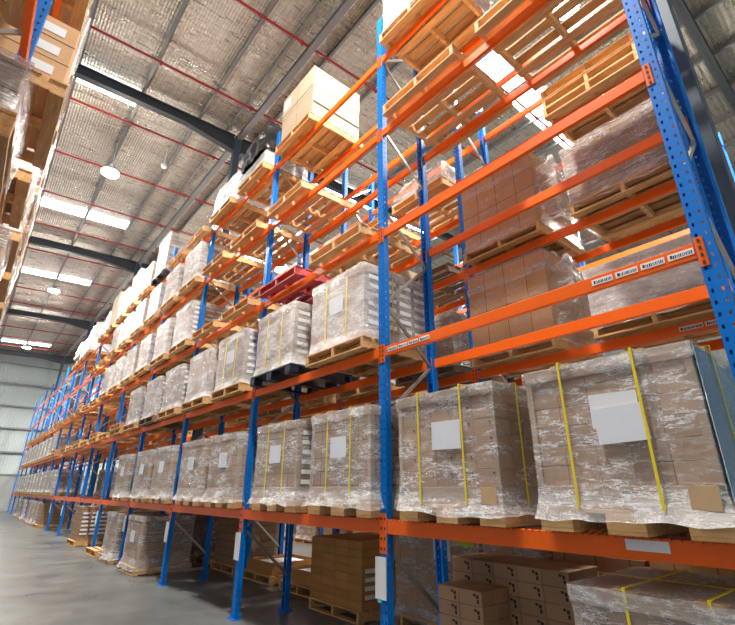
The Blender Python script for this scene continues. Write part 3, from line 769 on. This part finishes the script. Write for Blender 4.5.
# ochre stack left of the nearest full post
pallet('wood', 1.68, 2.29, 0.0015, 'on the floor under the ochre cartons')
ec = MB().box(-.05, .05, -.129, -.1275, .02, .065).mesh('endlabel', 'white')
carton_pile(1.12, 1.68, .1475, 3, 4, 8, .35, .30, .1, 'carton_warm', 'plain ochre carton in the tight floor stack', 'ochre cartons stacked on a floor pallet', None, MB().box(-.12, .14, -.1512, -.1492, .02, .07).mesh('label', 'white'))
for k in range(4):
    pass
# marked cartons at the lower right
pallet('wood', .88, -.80, 0.0015, 'on the floor under the marked cartons in the nearest bay')
carton_pile(.33, -.83, .1475, 2, 2, 6, .19, .24, .11, 'carton_plain', 'marked brown carton in the lower front pile', 'marked cartons on the floor pallet', mark_mesh(.19, .24, .11))
carton_pile(.72, -1.40, .1475, 2, 5, 7, .26, .24, .119, 'carton_plain', 'marked brown carton in the taller back pile', 'marked cartons on the floor pallet', mark_mesh(.26, .24, .119))
# wrapped load at the bottom right corner
t = tree(('wrapped_load', load_parts(False, 2, False, False, True)), (.46, -2.37, .149), 'yellow strapped film wrapped load on the floor beside the marked cartons', 'wrapped load', 'film wrapped carton loads')
t.scale = (1, 1, .97)
pallet('wood', .46, -2.37, 0.0015, 'on the floor beside the marked cartons')
# big kraft boxes in the row behind
def bigbox(y0, y1, h, desc, seed, txt=None, z0=.149, filmm=None):
    w = y1-y0; ps = cart_parts(w, 1.05, h, 'kraft', False, filmm, seed)
    t = tree(('large_carton', ps), (2.02, (y0+y1)/2, z0), desc, 'large carton')
    pallet('wood', 2.02, (y0+y1)/2, z0-.1475, 'under the '+desc)
    return t
t = bigbox(.06, 1.42, 1.0, 'tall brown film wrapped carton with a lime note', 61, filmm='film_clear')
t.location.x = 2.02
obj('lime_note', MB().box(-.557, -.553, -.64, -.40, .84, .96).mesh('note', 'lime'), t, label='lime green paper note')
obj('paper_sheet', MB().box(-.557, -.553, .0-.28, -.02, .66, .92).mesh('note', 'white'), t, label='grey white paper sheet')
bigbox(-.75, -.03, .95, 'brown film wrapped carton behind the marked cartons', 62, filmm='film_clear')
bigbox(-1.68, -.84, .88, 'bare brown carton behind the marked cartons', 63)
t = bigbox(-2.70, -1.72, 1.0, 'wide dark brown carton with printed words', 64)
cu = bpy.data.curves.new('txt', 'FONT'); cu.body = 'Multicon PACK'; cu.size = .10; cu.extrude = .001; cu.align_x = 'CENTER'; cu.align_y = 'CENTER'
to = bpy.data.objects.new('printed_words', cu); me = bpy.data.meshes.new_from_object(to); bpy.data.objects.remove(to); me.materials.clear(); me.materials.append(M['ink'])
obj('printed_words', me, t, (-.535, -.02, .93), (PI/2, 0, -PI/2), 'dark printed words')
# floor goods farther along
def floor_load(b, s, v, desc, x=.42, dy=0, **k):
    y = yc(b, s)+dy
    pallet('wood', x, y, 0.0015, 'on the floor, main rack row, %s, %s slot' % (bayw(b), SIDE[s]))
    return tree(('wrapped_load', load_parts(False, v, **k)), (x, y, .149), desc, 'wrapped load', 'film wrapped carton loads')
floor_load(3, 1, 0, 'upright film wrapped load on the floor, fourth bay, main row', dy=-.45, paper=True, straps=False)
floor_load(4, 0, 1, 'film wrapped load on the floor in the fifth bay', paper=False, straps=False)
empty(NF, 4, 1, 0, 'wood')
boxes_load('carton_load', 'brown open stack of labelled cartons', cart_parts(1.05, 1.05, .95, 'carton', False, None)+[P('carton_labels', ENDLAB, label='white labels on the carton ends')], NF, 5, 1, 0)
boxes_load('carton_load', 'brown open carton stack', cart_parts(1.05, 1.05, .85, 'carton', False, None), NF, 8, 1, 0)
for b, s in ((9, 0), (9, 1), (10, 0), (11, 0), (12, 0)): floor_load(b, s, b, 'pale film wrapped load on the floor, %s, %s slot' % (bayw(b), SIDE[s]), paper=False, straps=False)
floor2 = [(3, 1, 'film_clear', 'strapped brown load'), (3, 0, None, 'dark brown carton block'), (4, 0, 'film', 'wrapped brown load'), (5, 1, None, 'brown carton block'), (7, 0, None, 'brown carton block'), (9, 1, 'film', 'wrapped brown load')]
for b, s, fm, d in floor2: kload(d+' behind', 1.08, 1.0, b, s, 0, fm, 70+b, 'carton')
# low trays of orange cartons on the floor of the row behind
for q, (b, s) in enumerate(((2, 1), (2, 0))):
    t = boxes_load('carton_tray', 'open shallow orange brown carton tray', [P('tray_body', MB().box(-.5, .5, -.5, .5, 0, .012).box(-.5, -.488, -.5, .5, .012, .2).box(.488, .5, -.5, .5, .012, .2).box(-.488, .488, -.5, -.488, .012, .2).box(-.488, .488, .488, .5, .012, .2).mesh('tray', 'carton_warm')), P('flat_sheets', MB().box(-.4, .4, -.42, .42, .012, .15).mesh('sheets', 'white'), label='white flat sheets')], NB2, b, s, 0)
# across the next aisle
for b in (2, 3, 4, 5):
    for s in (0, 1):
        boxes_load('carton_load', ['orange brown carton stack', 'brown carton stack', 'tan carton stack'][(b+s) % 3], cart_parts(1.05, 1.05, .8+.1*((b*2+s) % 4), ['carton_warm', 'carton', 'kraft_tan'][(b+s) % 3], False, [None, 'film', None][b % 3], 80+b*2+s), NN, b, s, 0)
        wrapped(NN, b, s, 1, v=b+s, glary=True, straps=False, paper=False, pal='wood')

# ---- row left of the aisle (faces +x)
def lload(desc, w, h, b, s, l, mt='carton', filmm='film', seed=0, pal='wood', dy=0, dx=0, flap=False):
    return boxes_load('carton_load', desc+' load', cart_parts(w, 1.10, h, mt, flap, filmm, seed), NL, b, s, l, pal=pal, dy=dy, x=ROWX[NL]+dx)
lload('low silvery film wrapped', 1.05, .32, 0, 1, 2, 'carton', 'film', 91, dy=.06, dx=-.01)
lload('milky wrapped', 1.05, .8, 0, 1, 3, 'kraft_tan', 'film_glare', 93, dx=-.22, dy=-.14)
t = lload('film wrapped blue banded', 1.05, .8, 1, 1, 2, 'carton', 'film', 92)
obj('blue_band', MB().box(.05, .50, -.550, -.546, .30, .50).mesh('band', 'bluelabel'), t, label='blue printed band')
t = lload('low three tier tan', 1.05, .64, 1, 0, 3, 'kraft_plain', None, 95, dx=.09, dy=-.02)
for k in range(3):
    obj('label_patch', MB().box(.30, .46, -.5275, -.5255, .06+.21*k, .15+.21*k).mesh('patch', 'white'), t, label='white label patch')
for k in (1, 2): obj('seam', MB().box(-.551, .551, -.5262, -.5252, .212*k, .216*k).mesh('seam', 'ink'), t, label='dark seam')
lload('brown wrapped', 1.05, .9, 1, 1, 3, 'carton', 'film_glare', 96)
lload('tan film covered', 1.05, .95, 1, 0, 4, 'kraft_tan', 'film_clear', 97, dx=.03)
lload('tan lidded', 1.05, .95, 1, 1, 4, 'kraft_tan', 'film', 98, dx=.03)
for b in (2, 3, 4):
    for s in (0, 1):
        for l in (3, 4, 5): lload(['wrapped brown', 'milky wrapped', 'tan film wrapped'][(b+s+l) % 3], 1.05, .9+.1*((b+s) % 3), b, s, l, ['carton', 'kraft_tan'][(b+l) % 2], ['film', 'film_glare', 'film'][(s+l+b) % 3], 100+b*7+s*3+l, dx=.03)
lload('milky wrapped', 1.05, 1.0, 1, 1, 5, 'kraft_tan', 'film_glare', 150)

# ---- placards on the posts of the main row and barcode labels
PL = MB().box(-.022, -.012, -.05, .095, -.17, .17).mesh('placard', 'white')
HK = MB().box(-.012, -.006, -.02, .02, .12, .16).mesh('hook', 'galv')
for i in range(0, 14):
    t = thing('post_placard', 'white hanging placard on the %s rack post of the main row%s' % (ORD[i+1], ', with turquoise tab' if i == 0 else ''), 'placard', (0, i*BAY, .84 if i == 0 else .86))
    obj('sheet', PL, t); obj('hook', HK, t)
    if i == 0: obj('teal_tab', MB().box(-.024, -.012, .01, .06, -.195, -.165).mesh('tab', 'teal'), t, label='turquoise tab at the bottom')
def strip(parent, y, n, w, x=-.001, z=-.05, flip=False):
    for k in range(n):
        yy = y + k*(w+.02)
        a, b = (yy, yy+w)
        o = obj('barcode_label', MB().box(x-.0015, x, a, b, z-.022, z+.022).mesh('lab', 'white'), parent, label='white barcode label')
        mb = MB(); q = a+.008; r = random.Random(k*5+int(y*100))
        while q < b-.03:
            e = r.uniform(.003, .008); mb.box(x-.0022, x-.0016, q, q+e, z-.015, z+.008); q += e+r.uniform(.003, .006)
        mb.box(x-.0022, x-.0016, b-.026, b-.012, z-.012, z+.012)
        obj('barcode', mb.mesh('bars', 'ink'), o)
bb = BEAMS[NF, 2, 0, 0]
strip(bb, .06+.0, 4, .145); strip(bb, 2.30, 4, .135)
bb = BEAMS[NF, 1, 0, 0]
obj('beam_label', MB().box(-.0025, -.0005, .56, .80, -.075, -.015).mesh('lab', 'white'), bb, label='blank white label')
bb = BEAMS[NB2, 4, 0, 0]
strip(bb, .10, 3, .2)
bb = BEAMS[NB2, 2, 0, 0]
strip(bb, .10, 2, .2)

# ------------------------------------------------------------------ light
w = bpy.data.worlds.new('World'); S.world = w; w.use_nodes = True
bg = w.node_tree.nodes['Background']; bg.inputs[0].default_value = (.88, .94, 1.0, 1); bg.inputs[1].default_value = .5
def area(name, loc, sx, sy, power, col=(1, 1, 1), rot=(0, 0, 0)):
    l = bpy.data.lights.new(name, 'AREA'); l.shape = 'RECTANGLE'; l.size = sx; l.size_y = sy; l.energy = power; l.color = col
    o = bpy.data.objects.new(name, l); COL.objects.link(o); o.location = loc; o.rotation_euler = rot; return o
for i, y in enumerate((-1.2, 10.9, 23.0, 36.0)):
    for x in (-1.85, 4.2, 12.0):  # second and third aisle lamps added to brighten the roof
        # the lens throws most of its light down, and a little spills up onto the foil
        l = bpy.data.lights.new('high_bay_light_down', 'SPOT'); l.energy = 4600; l.color = (1, .93, .83); l.shadow_soft_size = .2; l.spot_size = math.radians(165); l.spot_blend = .6
        o = bpy.data.objects.new('high_bay_light_down', l); COL.objects.link(o); o.location = (x, y, 10.9)
        l = bpy.data.lights.new('high_bay_light_spill', 'POINT'); l.energy = 300; l.color = (1, .93, .83); l.shadow_soft_size = .2
        o = bpy.data.objects.new('high_bay_light_spill', l); COL.objects.link(o); o.location = (x, y, 10.75)

# ------------------------------------------------------------------ camera
cam = bpy.data.cameras.new('camera'); co = bpy.data.objects.new('camera', cam); COL.objects.link(co)
f_px = 454.1; cam.sensor_width = 36; cam.lens = f_px/735*36; cam.clip_start = .02; cam.clip_end = 200
yaw, pitch, roll = .6968, .3744, .0035
co.location = (-3.1648, -3.5357, 1.5796)
F = Vector((math.sin(yaw)*math.cos(pitch), math.cos(yaw)*math.cos(pitch), math.sin(pitch)))
R = Vector((math.cos(yaw), -math.sin(yaw), 0)); U = R.cross(F)
R, U = R*math.cos(roll)+U*math.sin(roll), -R*math.sin(roll)+U*math.cos(roll)
co.rotation_euler = Matrix((R, U, -F)).transposed().to_euler()
S.camera = co
S.view_settings.view_transform = 'Standard'; S.view_settings.look = 'None'; S.view_settings.gamma = 1; S.view_settings.use_curve_mapping = False
S.view_settings.exposure = -0.18
S.cycles.max_bounces = 8; S.cycles.diffuse_bounces = 4; S.cycles.glossy_bounces = 4; S.cycles.transparent_max_bounces = 24; S.cycles.transmission_bounces = 2
S.cycles.sample_clamp_indirect = 8; S.cycles.use_denoising = True
